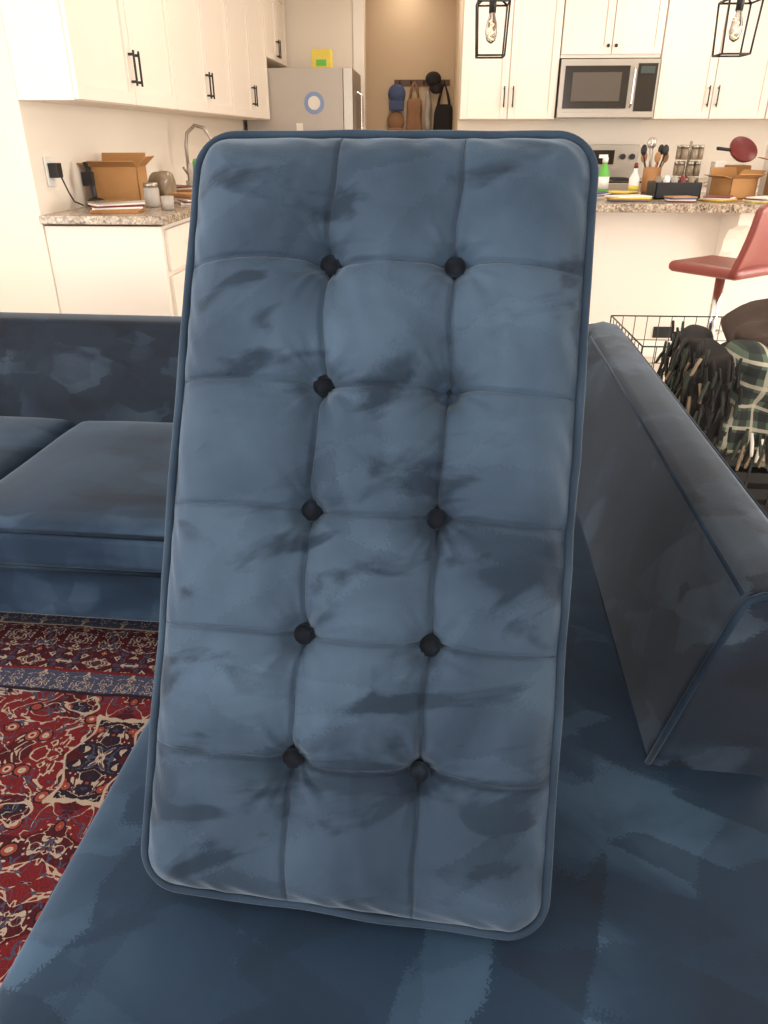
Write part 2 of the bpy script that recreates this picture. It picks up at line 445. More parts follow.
for z in (.292, .395):
    b.tube([(-2.04, 1.478, z), (-.50, 1.478, z)], .006, M_pipe2)
b.obj('seat_piping', sofa)

def wedge(name, prof, L0, L1, along, mat, bev=.028):
    """padded bolster: (d,z) outline with rounded corners, swept along, softly rounded ends"""
    pts = []
    n = len(prof); P2 = [Vector((p[0], p[1], 0)) for p in prof]
    for i in range(n):
        p, a, c = P2[i], P2[i-1], P2[(i+1) % n]
        rr = bev if p.y > .45 else .008
        d1 = (a-p); d2 = (c-p); l = min(rr, d1.length*.45, d2.length*.45)
        A, C = p+d1.normalized()*l, p+d2.normalized()*l
        for k in range(7):
            t = k/6; pts.append(A*(1-t)**2+p*2*t*(1-t)+C*t*t)
    out = []
    for i, p in enumerate(pts):
        q = pts[(i+1) % len(pts)]; out.append(p)
        L_ = (q-p).length
        if L_ > .05:
            nn = max(2, int(L_/.02)); nr = Vector((-(q-p).y, (q-p).x, 0)).normalized()
            for k in range(1, nn): out.append(p.lerp(q, k/nn)+nr*(.007*math.sin(math.pi*k/nn)))
    pts = out; n = len(pts); cen = sum(pts, Vector())/n
    R = .02
    rows = [(L0+R*(1-math.cos(math.pi/2*k/6)), R*(1-math.sin(math.pi/2*k/6))) for k in range(7)]
    M = 40
    rows += [(L0+R+(L1-L0-2*R)*k/M, 0) for k in range(1, M)]
    rows += [(L1-R*(1-math.cos(math.pi/2*k/6)), R*(1-math.sin(math.pi/2*k/6))) for k in range(6, -1, -1)]
    b = MB(); vs = []; fs = []
    for (l, ins) in rows:
        for p in pts:
            d = (cen-p); q = p+d.normalized()*ins
            vs.append((q.x, l, q.y) if along == 'y' else (l, q.x, q.y))
    for k in range(len(rows)-1):
        for i in range(n):
            j = (i+1) % n
            fs.append((k*n+i, k*n+j, (k+1)*n+j, (k+1)*n+i))
    fs.append(tuple(range(n-1, -1, -1))); fs.append(tuple((len(rows)-1)*n+i for i in range(n)))
    b.add(vs, fs, mat, True)
    o = b.obj(name, sofa)
    bm = bmesh.new(); bm.from_mesh(o.data)
    bmesh.ops.recalc_face_normals(bm, faces=bm.faces)
    for f in bm.faces: 
        if len(f.verts) > 4: f.smooth = False
    bm.to_mesh(o.data); bm.free()
    return o
wedge('arm_rest', [(.300, .385), (.385, .722), (.496, .722), (.507, .10), (.40, .10)], .85, 2.44, 'y', M_back)
wedge('back_rest', [(2.215, .385), (2.305, .718), (2.425, .718), (2.435, .10), (2.33, .10)], -2.10, .49, 'x', M_back, bev=.03)
wedge('left_arm', [(-2.06, .30), (-2.075, .58), (-2.20, .58), (-2.21, .10), (-2.08, .10)], 1.47, 2.44, 'y', M_back)
b = MB()
fy = .856
b.tube([(.306, fy, .412), (.345, fy-.003, .57), (.378, fy-.003, .69), (.388, fy-.002, .710), (.405, fy-.002, .719), (.470, fy-.002, .719), (.490, fy-.001, .708), (.497, fy, .685), (.501, fy, .55), (.504, fy, .41)], .0052, M_pipe2, seg=8)
b.tube([(.309, .86, .413), (.309, 2.2, .413)], .005, M_pipe2, seg=8)
b.tube([(.388, .87, .707), (.389, 1.6, .708), (.388, 2.3, .707)], .0052, M_pipe2, seg=8)
b.tube([(.493, .87, .708), (.493, 1.6, .709), (.493, 2.3, .708)], .0052, M_pipe2, seg=8)
b.tube([(-2.05, 2.311, .703), (.36, 2.311, .703)], .005, M_pipe2, seg=8)
b.obj('piping_trim', sofa)
b = MB()
for x, y in ((-2.0, 1.56), (-.6, 1.56), (-2.0, 2.35), (-.42, .30), (.42, .30), (.42, 2.3), (-.6, 2.3)):
    b.cyl((x, y, .0125), (x, y, .14), .014, M_wood, .024)
b.obj('legs', sofa)

# ------------------------------------------------------------------ rug
b = MB(); b.rbox(-2.7, .1, -1.2, 1.80, 0.0, .012, M_rug, r=.005, n=6); b.obj('persian_rug', rot=(0, 0, SR))

# ------------------------------------------------------------------ tufted cushion
def tufted_cushion():
    W, L, T, R = .474, .918, .085, .043
    hx, hz = W/2, L/2
    xs = [-hx+W*.376, -hx+W*.688]
    zs = [hz-L*f for f in (.176, .332, .494, .652, .810)]
    btn = [(x, z) for z in zs for x in xs]
    missing = (xs[1], zs[1])
    def edge_d(x, z):
        qx = abs(x)-(hx-R); qz = abs(z)-(hz-R)
        return R-(math.hypot(max(qx, 0), max(qz, 0))+min(max(qx, qz), 0))
    def ray_ratio(u, v):
        m = max(abs(u), abs(v))
        if m < 1e-6: return 1
        bx_, bz_ = u/m*hx, v/m*hz
        if edge_d(bx_, bz_) >= -1e-7: return 1
        lo, hi = .7, 1.0
        for _ in range(18):
            mid = (lo+hi)/2
            if edge_d(bx_*mid, bz_*mid) > 0: lo = mid
            else: hi = mid
        return lo
    exp = math.exp
    fx = lambda z: .0018*math.sin(z*23+1)+.0012*math.sin(z*61)
    fz = lambda x: .0018*math.sin(x*29+2)
    def h(x, z):
        d = max(0, edge_d(x, z))
        env = .047*(1-exp(-(d/.024)))+.015*(1-exp(-d/.14))
        wx = x+fx(z); wz = z+fz(x)
        dx = min(abs(wx-a) for a in xs); dz = min(abs(wz-a) for a in zs)
        inner = 1 if (zs[-1]-.02 < z < zs[0]+.02) else .7
        seam = inner*(.0130*exp(-dx/.026)+.0050*exp(-(dx/.0028)**2))+.0095*exp(-dz/.024)+.0042*exp(-(dz/.0026)**2)
        fade = 1-exp(-d/.016)
        hh = env-seam*fade
        bd = 0; wr = 0
        for i, (bx_, bz_) in enumerate(btn):
            ddx, ddz = x-bx_, z-bz_
            r = math.hypot(ddx, ddz)
            if r > .16: continue
            deep = .023 if (bx_, bz_) != missing else .036
            an = math.atan2(ddz, ddx)
            k = 1+.3*math.cos(4*an)
            rr = max(0, r-.013)
            bd = max(bd, deep*(.60*exp(-rr/(.028*k))+.40*exp(-(rr/.009)**2)))
            ph = i*1.7
            am = .55+.8*noise.noise(Vector((i*3.3, math.cos(an), math.sin(an))))
            wr += .0032*am*exp(-((r-.034)/.025)**2)*(math.sin(6*an+ph+2.5*math.sin(an*2+ph))+.45*math.sin(13*an+ph*2+2*math.sin(3*an)))
        hh -= bd
        hh += wr*fade
        hh += fade*.0075*noise.noise(Vector((x*9, z*9, 3.1)))
        hh += fade*.0015*noise.noise(Vector((x*34+noise.noise(Vector((x*8, z*8, 7)))*2, z*14, 5.1)))
        hh += fade*.0009*noise.noise(Vector((x*20, z*60+noise.noise(Vector((x*8, z*8, 2)))*3, 8.1)))
        hh += .0020*exp(-((d-.012)/.012)**2)*math.sin(x*110+z*90+8*noise.noise(Vector((x*7, z*7, 1))))
        return hh
    NX, NZ = 280, 520
    def build(fn, ysign, y0):
        vs = []
        for j in range(NZ+1):
            v = -1+2*j/NZ
            for i in range(NX+1):
                u = -1+2*i/NX
                m = max(abs(u), abs(v)); rr = ray_ratio(u, v)
                s = 1+(m**6)*(rr-1)
                x, z = u*hx*s, v*hz*s
                vs.append((x, y0+ysign*fn(x, z), z+hz))
        return vs
    front = build(h, -1, 0)
    back = [(p[0], T+.028*(1-exp(-max(0, edge_d(p[0], p[2]-hz))/.05)), p[2]) for p in front]
    w = NX+1; fs = []; off = len(front)
    for j in range(NZ):
        for i in range(NX):
            q = (j*w+i, j*w+i+1, (j+1)*w+i+1, (j+1)*w+i)
            fs.append(q); fs.append(tuple(off+k for k in q[::-1]))
    ring = [i for i in range(w)]+[j*w+NX for j in range(1, NZ+1)]+[NZ*w+i for i in range(NX-1, -1, -1)]+[j*w for j in range(NZ-1, 0, -1)]
    vs = front+back
    K = 5
    prev = ring
    for k in range(1, K+1):
        if k < K:
            t = k/K; idx = []
            for q in ring:
                a = Vector(front[q]); c = Vector(back[q]); p = a.lerp(c, t)
                qx = max(abs(p.x)-(hx-R), 0)*math.copysign(1, p.x); qz = max(abs(p.z-hz)-(hz-R), 0)*math.copysign(1, p.z-hz)
                dn = Vector((qx, 0, qz))
                if dn.length > 1e-6: p = p+dn.normalized()*.007*math.sin(math.pi*t)
                vs.append(tuple(p)); idx.append(len(vs)-1)
        else: idx = [off+q for q in ring]
        n = len(ring)
        for i in range(n):
            j = (i+1) % n
            fs.append((prev[j], prev[i], idx[i], idx[j]))
        prev = idx
    b = MB(); b.add(vs, fs, M_cush, True)
    root = empty('tufted_back_cushion')
    b.obj('cushion_body', root)
    b = MB()
    for yy in (-.001, T+.001):
        pts = []
        rr = R+.003
        for (sx, sz, a0) in ((1, 1, 0), (-1, 1, 90), (-1, -1, 180), (1, -1, 270)):
            for k in range(0, 13):
                a = rad(a0+90*k/12)
                pts.append((sx*(hx-R)+rr*math.cos(a), yy, hz+sz*(hz-R)+rr*math.sin(a)))
            nx = {(1, 1): (-1, 1), (-1, 1): (-1, -1), (-1, -1): (1, -1), (1, -1): (1, 1)}[(sx, sz)]
            a = rad(a0+90)
            A = Vector(pts[-1]); B = Vector((nx[0]*(hx-R)+rr*math.cos(a), yy, hz+nx[1]*(hz-R)+rr*math.sin(a)))
            for k in range(1, 20):
                p = A.lerp(B, k/20); w_ = (noise.noise(p*11)*.0036)*math.sin(math.pi*k/20)
                nrm = Vector((math.cos(a), 0, math.sin(a)))
                pts.append(tuple(p+nrm*w_+Vector((0, noise.noise(p*9+Vector((4, 4, 4)))*.003, 0))))
        b.tube(pts, .0054, M_pipe, seg=12, closed=True)
    b.obj('piping', root)
    # stitched seam cord lying in the grooves
    b = MB()
    for a in xs:
        pts = []
        for k in range(301):
            z = -hz+.006+(L-.012)*k/300; x = a-fx(z); pts.append((x, -h(x, z)+.0002, z+hz))
        b.tube(pts, .0008, M_thread, 6)
    for a in zs:
        pts = []
        for k in range(181):
            x = -hx+.006+(W-.012)*k/180; z = a-fz(x); pts.append((x, -h(x, z)+.0002, z+hz))
        b.tube(pts, .0008, M_thread, 6)
    b.obj('seam_stitching', root)
    b = MB()
    for (x, z) in btn:
        x -= fx(z)*.5
        y = -h(x, z)
        if abs(z-zs[1]) < 1e-6 and x > 0:
            b.ball((x, y-.001, z+hz), (.005, .003, .014), M_button)  # button missing here: dark sliver stands in for shade in the empty hole
            continue
        y -= .0095
        prof = [(.0, -.0090), (.004, -.0085), (.008, -.0068), (.0112, -.0038), (.0131, 0), (.0126, .003), (.010, .008), (.004, .012)]
        seg = 28; v2 = []; f2 = []
        for r_, o_ in prof:
            for k in range(seg):
                a = 2*math.pi*k/seg; v2.append((x+r_*math.cos(a), y+o_, z+hz+r_*math.sin(a)))
        for i in range(len(prof)-1):
            for k in range(seg):
                l = (k+1) % seg; f2.append((i*seg+k, i*seg+l, (i+1)*seg+l, (i+1)*seg+k))
        b.add(v2, f2, M_button, True)
        b.tube([(x+.0110*math.cos(t), y-.0038, z+hz+.0110*math.sin(t)) for t in [2*math.pi*k/24 for k in range(24)]], .0014, M_button, 8, closed=True)
    b.obj('buttons', root)
    return root
cu = tufted_cushion()
cu.location = (-.0895, .562, .440)
cu.rotation_euler = (rad(-28.3), 0, rad(-5.4))

b = MB(); b.rbox(-.14, .14, -.16, .16, 0, .46, M_sofa, r=.07, n=14, nz=.006, fn=lambda w: Vector((w.x, w.y+.10*w.z, w.z)))
b.obj('bolster_pillow', loc=(-.02, 1.05, .414), rot=(0, 0, rad(-5.4)), weld=True)

# ------------------------------------------------------------------ kitchen cabinets
def shaker(b, O, ud, w, z0, z1, handle=None, hz=None):
    g = .004; fr = .06; t = .02
    def put(u0, u1, q0, q1, d0, d1, mat):
        if ud == 'x': b.box(O[0]+u0, O[0]+u1, O[1]-d1, O[1]-d0, q0, q1, mat)
        else: b.box(O[0]+d0, O[0]+d1, O[1]+u0, O[1]+u1, q0, q1, mat)
    put(g, fr, z0+g, z1-g, 0, t, M_cab); put(w-fr, w-g, z0+g, z1-g, 0, t, M_cab)
    put(fr, w-fr, z0+g, z0+fr, 0, t, M_cab); put(fr, w-fr, z1-fr, z1-g, 0, t, M_cab)
    put(fr, w-fr, z0+fr, z1-fr, 0, t*.4, M_cab)
    if handle is not None:
        u = handle; q = hz; l = .15
        put(u-.005, u+.005, q, q+l, t+.022, t+.032, M_black)
        put(u-.005, u+.005, q+.012, q+.024, t, t+.024, M_black); put(u-.005, u+.005, q+l-.024, q+l-.012, t, t+.024, M_black)
for k in range(3):
    b = MB(); y0 = 3.42+k*1.357; w = 1.357
    b.box(-1.72, -1.48, y0+.001, y0+w-.001, 1.385, 2.45, M_cab)
    shaker(b, (-1.48, y0), 'y', w/2, 1.385, 2.45, w/2-.035, 1.47)
    shaker(b, (-1.48, y0+w/2), 'y', w/2, 1.385, 2.45, .035, 1.47)
    b.obj('wall_cabinet', bevel=.003)
b = MB(); b.box(-1.72, -1.48, 7.50, 8.55, 1.87, 2.45, M_cab)
shaker(b, (-1.48, 7.5), 'y', .52, 1.87, 2.45, .48, 1.9); shaker(b, (-1.48, 8.02), 'y', .52, 1.87, 2.45, .035, 1.9)
b.obj('wall_cabinet', bevel=.003)
b = MB(); b.box(-1.72, -1.19, 3.43, 7.45, .0, .895, M_cab)
for k in range(6):
    yy = 3.46+k*.66
    shaker(b, (-1.19, yy), 'y', .65, .12, .68); 
    b.box(-1.19, -1.17, yy+.004, yy+.646, .70, .88, M_cab)
    b.box(-1.148, -1.138, yy+.25, yy+.40, .79, .80, M_black)
b.box(-1.72, -1.15, 3.40, 7.46, .905, .940, M_granite)
b.obj('base_cabinet', bevel=.003)
YF = 6.85
for (x0, x1, z0) in ((.22, .985, 1.375), (1.765, 2.64, 1.375), (2.642, 3.5, 1.375)):
    b = MB(); b.box(x0, x1, YF, 7.17, z0, 2.5, M_cab); w = (x1-x0)/2
    shaker(b, (x0, YF), 'x', w, z0, 2.5, w-.035, 1.46); shaker(b, (x0+w, YF), 'x', w, z0, 2.5, .035, 1.46)
    b.obj('wall_cabinet', bevel=.003)
b = MB(); b.box(.99, 1.76, YF, 7.17, 1.80, 2.5, M_cab)
shaker(b, (.99, YF), 'x', .385, 1.82, 2.5); shaker(b, (1.375, YF), 'x', .385, 1.82, 2.5)
b.ball((1.345, YF-.032, 1.88), .013, M_black, 12, 8); b.ball((1.405, YF-.032, 1.88), .013, M_black, 12, 8)
b.obj('wall_cabinet', bevel=.003)
for (x0, x1) in ((.24, .985), (1.775, 3.5)):
    b = MB(); b.box(x0, x1, 6.58, 7.17, 0, .895, M_cab)
    n = max(1, round((x1-x0)/.45)); w = (x1-x0)/n
    for k in range(n): shaker(b, (x0+k*w, 6.58), 'x', w, .12, .86, .05, .66)
    b.box(x0, x1, 6.54, 7.17, .897, .932, M_granite)
    b.obj('counter_cabinet', bevel=.003)
b = MB(); b.box(.995, 1.755, 6.52, 7.15, 0, .92, M_steel); b.box(1.0, 1.75, 6.54, 7.1, .92, .935, M_glassd)
b.box(.995, 1.755, 7.07, 7.15, .935, 1.19, M_steel); b.box(1.2, 1.55, 7.06, 7.07, 1.04, 1.15, M_glassd)
b.box(1.06, 1.69, 6.505, 6.52, .28, .72, M_glassd); b.tube([(1.05, 6.47, .8), (1.7, 6.47, .8)], .012, M_chrome)
for x in (1.04, 1.12, 1.62, 1.70):
    b.cyl((x, 7.07, 1.1), (x, 7.04, 1.1), .022, M_black)
for x in (1.18, 1.56):
    for y in (6.66, 6.92):
        b.tube([(x+.09*math.cos(t), y+.09*math.sin(t), .94) for t in [2*math.pi*k/20 for k in range(20)]], .005, M_black, 6, closed=True)
b.obj('kitchen_range', bevel=.004)
b = MB(); b.box(.995, 1.755, 6.80, 7.16, 1.385, 1.79, M_steel)
b.box(1.03, 1.53, 6.79, 6.80, 1.45, 1.745, M_glassd); b.box(1.59, 1.74, 6.79, 6.80, 1.43, 1.76, M_glassd)
b.box(1.0, 1.75, 6.785, 6.80, 1.388, 1.425, M_steel)
b.tube([(1.56, 6.79, 1.46), (1.56, 6.755, 1.48), (1.56, 6.755, 1.72), (1.56, 6.79, 1.74)], .009, M_chrome)
b.box(1.09, 1.47, 6.786, 6.79, 1.50, 1.70, simple('mw_mesh', srgb(84, 74, 64), .3))
b.box(1.61, 1.72, 6.786, 6.79, 1.69, 1.74, simple('mw_display', srgb(60, 70, 66), .3))
b.obj('microwave', bevel=.003)
b = MB(); b.box(-1.68, -.80, 7.52, 8.42, .02, 1.79, M_steeld)
b.box(-.795, -.715, 7.525, 7.965, .6, 1.79, M_steel); b.box(-.795, -.715, 7.975, 8.415, .6, 1.79, M_steel); b.box(-.795, -.715, 7.525, 8.415, .04, .59, M_steel)
for y in (7.92, 8.02): b.tube([(-.715, y, .8), (-.67, y, .82), (-.67, y, 1.6), (-.715, y, 1.62)], .012, M_chrome)
b.tube([(-.715, 7.6, .52), (-.67, 7.62, .52), (-.67, 8.3, .52), (-.715, 8.32, .52)], .012, M_chrome)
b.cyl((-1.06, 7.52, 1.52), (-1.06, 7.514, 1.52), .09, M_sage, seg=30)
b.cyl((-1.06, 7.516, 1.52), (-1.06, 7.511, 1.52), .055, M_paper, seg=30)
b.box(-1.23, -1.17, 7.513, 7.52, 1.27, 1.36, M_paper)
b.obj('refrigerator', bevel=.008)
b = MB(); b.box(-1.08, -.91, 7.6, 7.76, 1.795, 1.93, M_yellow); b.box(-1.04, -.95, 7.594, 7.6, 1.81, 1.86, M_green); b.box(-1.08, -.91, 7.6, 7.76, 1.93, 1.94, M_yellow)
b.obj('yellow_carton', bevel=.003)

b = MB(); b.box(.20, 3.2, 4.75, 5.36, 0, .88, M_cab)
b.box(.16, 3.24, 4.40, 5.42, .882, .925, M_granite)
b.box(.19, 3.21, 4.735, 4.75, 0, .11, M_trim)
for x in (.75, 1.74, 2.85):
    prof = [(4.75, .88), (4.75, .60), (4.70, .605), (4.66, .65), (4.645, .72), (4.60, .775), (4.54, .79), (4.485, .81), (4.47, .88)]
    n = len(prof); vs = [(x-.035, y, z) for y, z in prof]+[(x+.035, y, z) for y, z in prof]
    fs = [tuple(range(n)), tuple(range(2*n-1, n-1, -1))]+[(i, i+n, (i+1) % n+n, (i+1) % n) for i in range(n)]
    b.add(vs, fs, M_cab)
b.box(1.42, 1.54, 4.742, 4.75, .12, .19, M_black)
b.obj('kitchen_island', bevel=.004)

for (x, y) in ((.285, 4.43), (1.485, 4.43)):
    b = MB(); z0, z1, h0, h1 = 1.615, 1.84, .068, .078
    r = .005
    B = [(x-h0, y-h0, z0), (x+h0, y-h0, z0), (x+h0, y+h0, z0), (x-h0, y+h0, z0)]
    T_ = [(x-h1, y-h1, z1), (x+h1, y-h1, z1), (x+h1, y+h1, z1), (x-h1, y+h1, z1)]
    for i in range(4):
        j = (i+1) % 4
        b.cyl(B[i], B[j], r, M_black, seg=6); b.cyl(T_[i], T_[j], r, M_black, seg=6); b.cyl(B[i], T_[i], r, M_black, seg=6)
        b.cyl(T_[i], (x, y, z1+.05), r, M_black, seg=6)
    b.cyl((x, y, z1+.03), (x, y, HC-.02), .005, M_black, seg=8); b.cyl((x, y, HC-.03), (x, y, HC-.001), .06, M_black)
    b.cyl((x, y, z1-.04), (x, y, z1+.05), .018, M_black)
    b.lathe((x, y, 1.67), [(.004, 0), (.022, .012), (.032, .045), (.028, .08), (.016, .12), (.014, .135)], M_glass)
    b.tube([(x+.008*math.cos(k*1.3), y+.008*math.sin(k*1.3), 1.69+k*.006) for k in range(14)], .0018, M_bulb, 6)
    b.obj('lantern_pendant')

# ------------------------------------------------------------------ island clutter
ZI = .926
b = MB(); b.lathe((1.09, 5.2, ZI), [(.034, 0), (.036, .01), (.036, .12), (.016, .16), (.014, .18)], M_green); b.lathe((1.09, 5.2, ZI+.18), [(.018, 0), (.018, .03)], M_white)
b.box(1.05, 1.10, 5.185, 5.215, ZI+.205, ZI+.225, M_white); b.lathe((1.09, 5.2, ZI+.03), [(.0365, 0), (.0365, .07)], M_white)
b.obj('spray_bottle')
b = MB(); b.lathe((1.28, 5.18, ZI), [(.03, 0), (.032, .01), (.032, .09), (.012, .13), (.012, .15)], M_white); b.lathe((1.28, 5.18, ZI+.15), [(.014, 0), (.01, .03)], M_red)
b.lathe((1.28, 5.18, ZI+.02), [(.0325, 0), (.0325, .03)], M_yellow); b.obj('soap_bottle')
b = MB(); b.lathe((1.40, 5.25, ZI), [(.05, 0), (.055, .02), (.055, .15), (.05, .152)], M_woodl)
for i in range(8):
    a = i*.8; x, y = 1.40+.03*math.cos(a), 5.25+.03*math.sin(a); tx, ty = 1.40+.07*math.cos(a), 5.25+.06*math.sin(a); zt = ZI+.19+.04*(i % 3)
    m = (M_woodl, M_black, M_steel)[i % 3]
    b.cyl((x, y, ZI+.1), (tx, ty, zt), .005, m, seg=8); b.ball((tx, ty, zt+.02), (.02, .008, .032), m, 12, 8)
b.obj('utensil_crock')
b = MB(); cx, cy = 1.60, 5.2
b.cyl((cx, cy, ZI), (cx, cy, ZI+.012), .09, M_steel); b.cyl((cx, cy, ZI), (cx, cy, ZI+.30), .008, M_steel)
for lv in range(3):
    for i in range(7):
        a = i*2*math.pi/7+lv*.2; x, y = cx+.06*math.cos(a), cy+.06*math.sin(a); z = ZI+.014+lv*.092
        b.lathe((x, y, z), [(.02, 0), (.022, .005), (.022, .055), (.018, .062)], M_jar, 12); b.lathe((x, y, z+.062), [(.021, 0), (.021, .02)], M_steel, 12)
b.obj('spice_carousel')
b = MB(); x0, x1, y0, y1 = 1.30, 1.56, 4.74, 4.94
b.box(x0, x1, y0, y1, ZI, ZI+.01, M_basket)
for q in ((x0, x1, y0, y0+.01), (x0, x1, y1-.01, y1), (x0, x0+.01, y0, y1), (x1-.01, x1, y0, y1)): b.box(*q, ZI, ZI+.09, M_basket)
for i in range(5): b.lathe((x0+.035+i*.047, 4.84, ZI+.011), [(.02, 0), (.02, .09), (.012, .11)], (M_jar, M_white, M_crock, M_red, M_jar)[i], 12)
b.obj('black_organizer_tray', bevel=.003)
def carton(name, x0, x1, y0, y1, z0, z1, mat, rot=0, flaps=True):
    b = MB(); t = .006; cx, cy = (x0+x1)/2, (y0+y1)/2; hx, hy = (x1-x0)/2, (y1-y0)/2; h = z1-z0
    b.box(-hx, hx, -hy, hy, 0, t, mat)
    b.box(-hx, hx, -hy, -hy+t, 0, h, mat); b.box(-hx, hx, hy-t, hy, 0, h, mat); b.box(-hx, -hx+t, -hy, hy, 0, h, mat); b.box(hx-t, hx, -hy, hy, 0, h, mat)
    if flaps:
        f = hy*.7
        for (P, Q, O) in (((-hx, -hy, h), (hx, -hy, h), (0, -f*.8, .35*f)), ((-hx, hy, h), (hx, hy, h), (0, f*.4, f*.8)), ((-hx, -hy, h), (-hx, hy, h), (-f*.9, 0, .2*f)), ((hx, -hy, h), (hx, hy, h), (f*.7, 0, .6*f))):
            P, Q, O = Vector(P), Vector(Q), Vector(O); n = O.cross(Q-P).normalized()*.002
            vs = [P-n, Q-n, Q+O-n, P+O-n, P+n, Q+n, Q+O+n, P+O+n]
            b.add(vs, [(0, 1, 2, 3), (7, 6, 5, 4), (0, 4, 5, 1), (1, 5, 6, 2), (2, 6, 7, 3), (3, 7, 4, 0)], mat)
    return b.obj(name, loc=(cx, cy, z0), rot=(0, 0, rot))
carton('cardboard_box', 1.70, 1.88, 4.80, 4.98, ZI, ZI+.11, M_card, .35)
carton('cardboard_box', 1.98, 2.28, 4.72, 4.95, ZI, ZI+.20, M_card, -.2)
b = MB(); b.box(1.74, 1.80, 5.12, 5.2, ZI, ZI+.19, M_paper); b.obj('tea_tin', bevel=.004)
b = MB(); b.box(2.06, 2.18, 5.1, 5.2, ZI, ZI+.34, M_paper); b.box(2.065, 2.175, 5.098, 5.1, ZI+.1, ZI+.25, M_card); b.obj('cereal_box', bevel=.003)
b = MB(); b.lathe((0, 0, 0), [(.02, 0), (.075, .004), (.088, .025), (.090, .036), (.085, .036), (.08, .025)], M_red, 32); b.cyl((-.08, 0, .025), (-.18, 0, .04), .010, M_black)
b.obj('red_skillet', loc=(1.93, 5.26, ZI+.235), rot=(rad(50), 0, rad(12)))
b = MB(); b.box(1.86, 2.0, 5.22, 5.34, ZI, ZI+.165, M_card); b.obj('recipe_box', bevel=.004)
for i, (x, y, w, l, a) in enumerate(((1.16, 4.98, .14, .16, .3), (1.12, 4.62, .22, .14, -.2), (1.62, 4.62, .16, .14, .5), (1.86, 4.56, .2, .12, .1), (.92, 4.95, .2, .28, .5), (1.40, 4.58, .15, .1, -.3))):
    b = MB()
    for k in range(4): b.box(x-w/2, x+w/2, y-l/2, y+l/2, ZI+k*.007+.0, ZI+k*.007+.006, (M_paper, M_blue, M_card, M_yellow, M_paper, M_red)[(i+k) % 6], a+k*.2)
    b.obj('magazine_pile')

# ------------------------------------------------------------------ left counter clutter
ZC = .941
for i, (x, y, w, l, a) in enumerate(((-1.44, 3.60, .22, .13, .1), (-1.24, 4.12, .12, .22, .3), (-1.55, 4.75, .2, .24, .1), (-1.25, 4.85, .12, .2, -.3))):
    b = MB()
    for k in range(6): b.box(x-w/2, x+w/2, y-l/2, y+l/2, ZC+k*.008, ZC+k*.008+.007, (M_woodl, M_card, M_paper, M_red, M_paper, M_jar)[(i*2+k) % 6], a+k*.15)
    b.obj('magazine_pile')
carton('cardboard_box', -1.67, -1.45, 3.90, 4.10, ZC, ZC+.18, M_card, .12)
b = MB(); b.tube([(-1.60, 3.76, ZC+.0), (-1.62, 3.79, ZC+.10), (-1.65, 3.81, ZC+.20)], .012, M_black); b.ball((-1.60, 3.76, ZC+.025), (.05, .03, .025), M_black); b.box(-1.66, -1.61, 3.77, 3.80, ZC+.10, ZC+.16, M_darkf)
b.obj('hand_vacuum')
b = MB(); b.lathe((-1.33, 4.62, ZC), [(.035, 0), (.037, .004), (.037, .05)], M_red); b.lathe((-1.33, 4.62, ZC+.05), [(.037, 0), (.037, .13), (.03, .145), (.006, .15)], M_green); b.obj('drink_can')
b = MB(); b.lathe((-1.37, 3.88, ZC), [(.035, 0), (.038, .01), (.038, .08), (.03, .09)], M_crock); b.lathe((-1.37, 3.88, ZC+.09), [(.035, 0), (.035, .018)], M_steel); b.obj('glass_jar')
b = MB(); b.lathe((-1.24, 3.72, ZC), [(.022, 0), (.026, .002), (.030, .06), (.027, .06), (.024, .01)], M_crock); b.obj('drinking_cup')
b = MB(); b.tube([(-1.60, 5.3, ZC), (-1.60, 5.3, ZC+.26), (-1.585, 5.3, ZC+.33), (-1.53, 5.3, ZC+.375), (-1.47, 5.3, ZC+.36), (-1.43, 5.3, ZC+.30), (-1.425, 5.3, ZC+.24)], .011, M_steel, 12)
b.cyl((-1.6, 5.3, ZC), (-1.6, 5.3, ZC+.05), .025, M_steel); b.cyl((-1.6, 5.3, ZC+.08), (-1.6, 5.2, ZC+.13), .008, M_steel); b.obj('kitchen_faucet')
b = MB(); b.lathe((-1.45, 5.02, ZC), [(.05, 0), (.06, .01), (.065, .12), (.06, .16)], M_white); b.obj('canister')
b = MB(); b.rbox(-1.52, -1.38, 4.22, 4.38, ZC+.012, ZC+.14, M_jar, r=.05, n=10, nz=.02, nfreq=14); b.obj('grocery_bag')
b = MB(); b.box(-1.72, -1.712, 3.54, 3.62, 1.05, 1.17, M_white); b.box(-1.712, -1.67, 3.555, 3.605, 1.085, 1.145, M_black); b.tube([(-1.67, 3.58, 1.09), (-1.655, 3.60, 1.02), (-1.66, 3.65, .98), (-1.64, 3.70, .96)], .004, M_black, 6)
b.obj('wall_outlet_charger', bevel=.003)

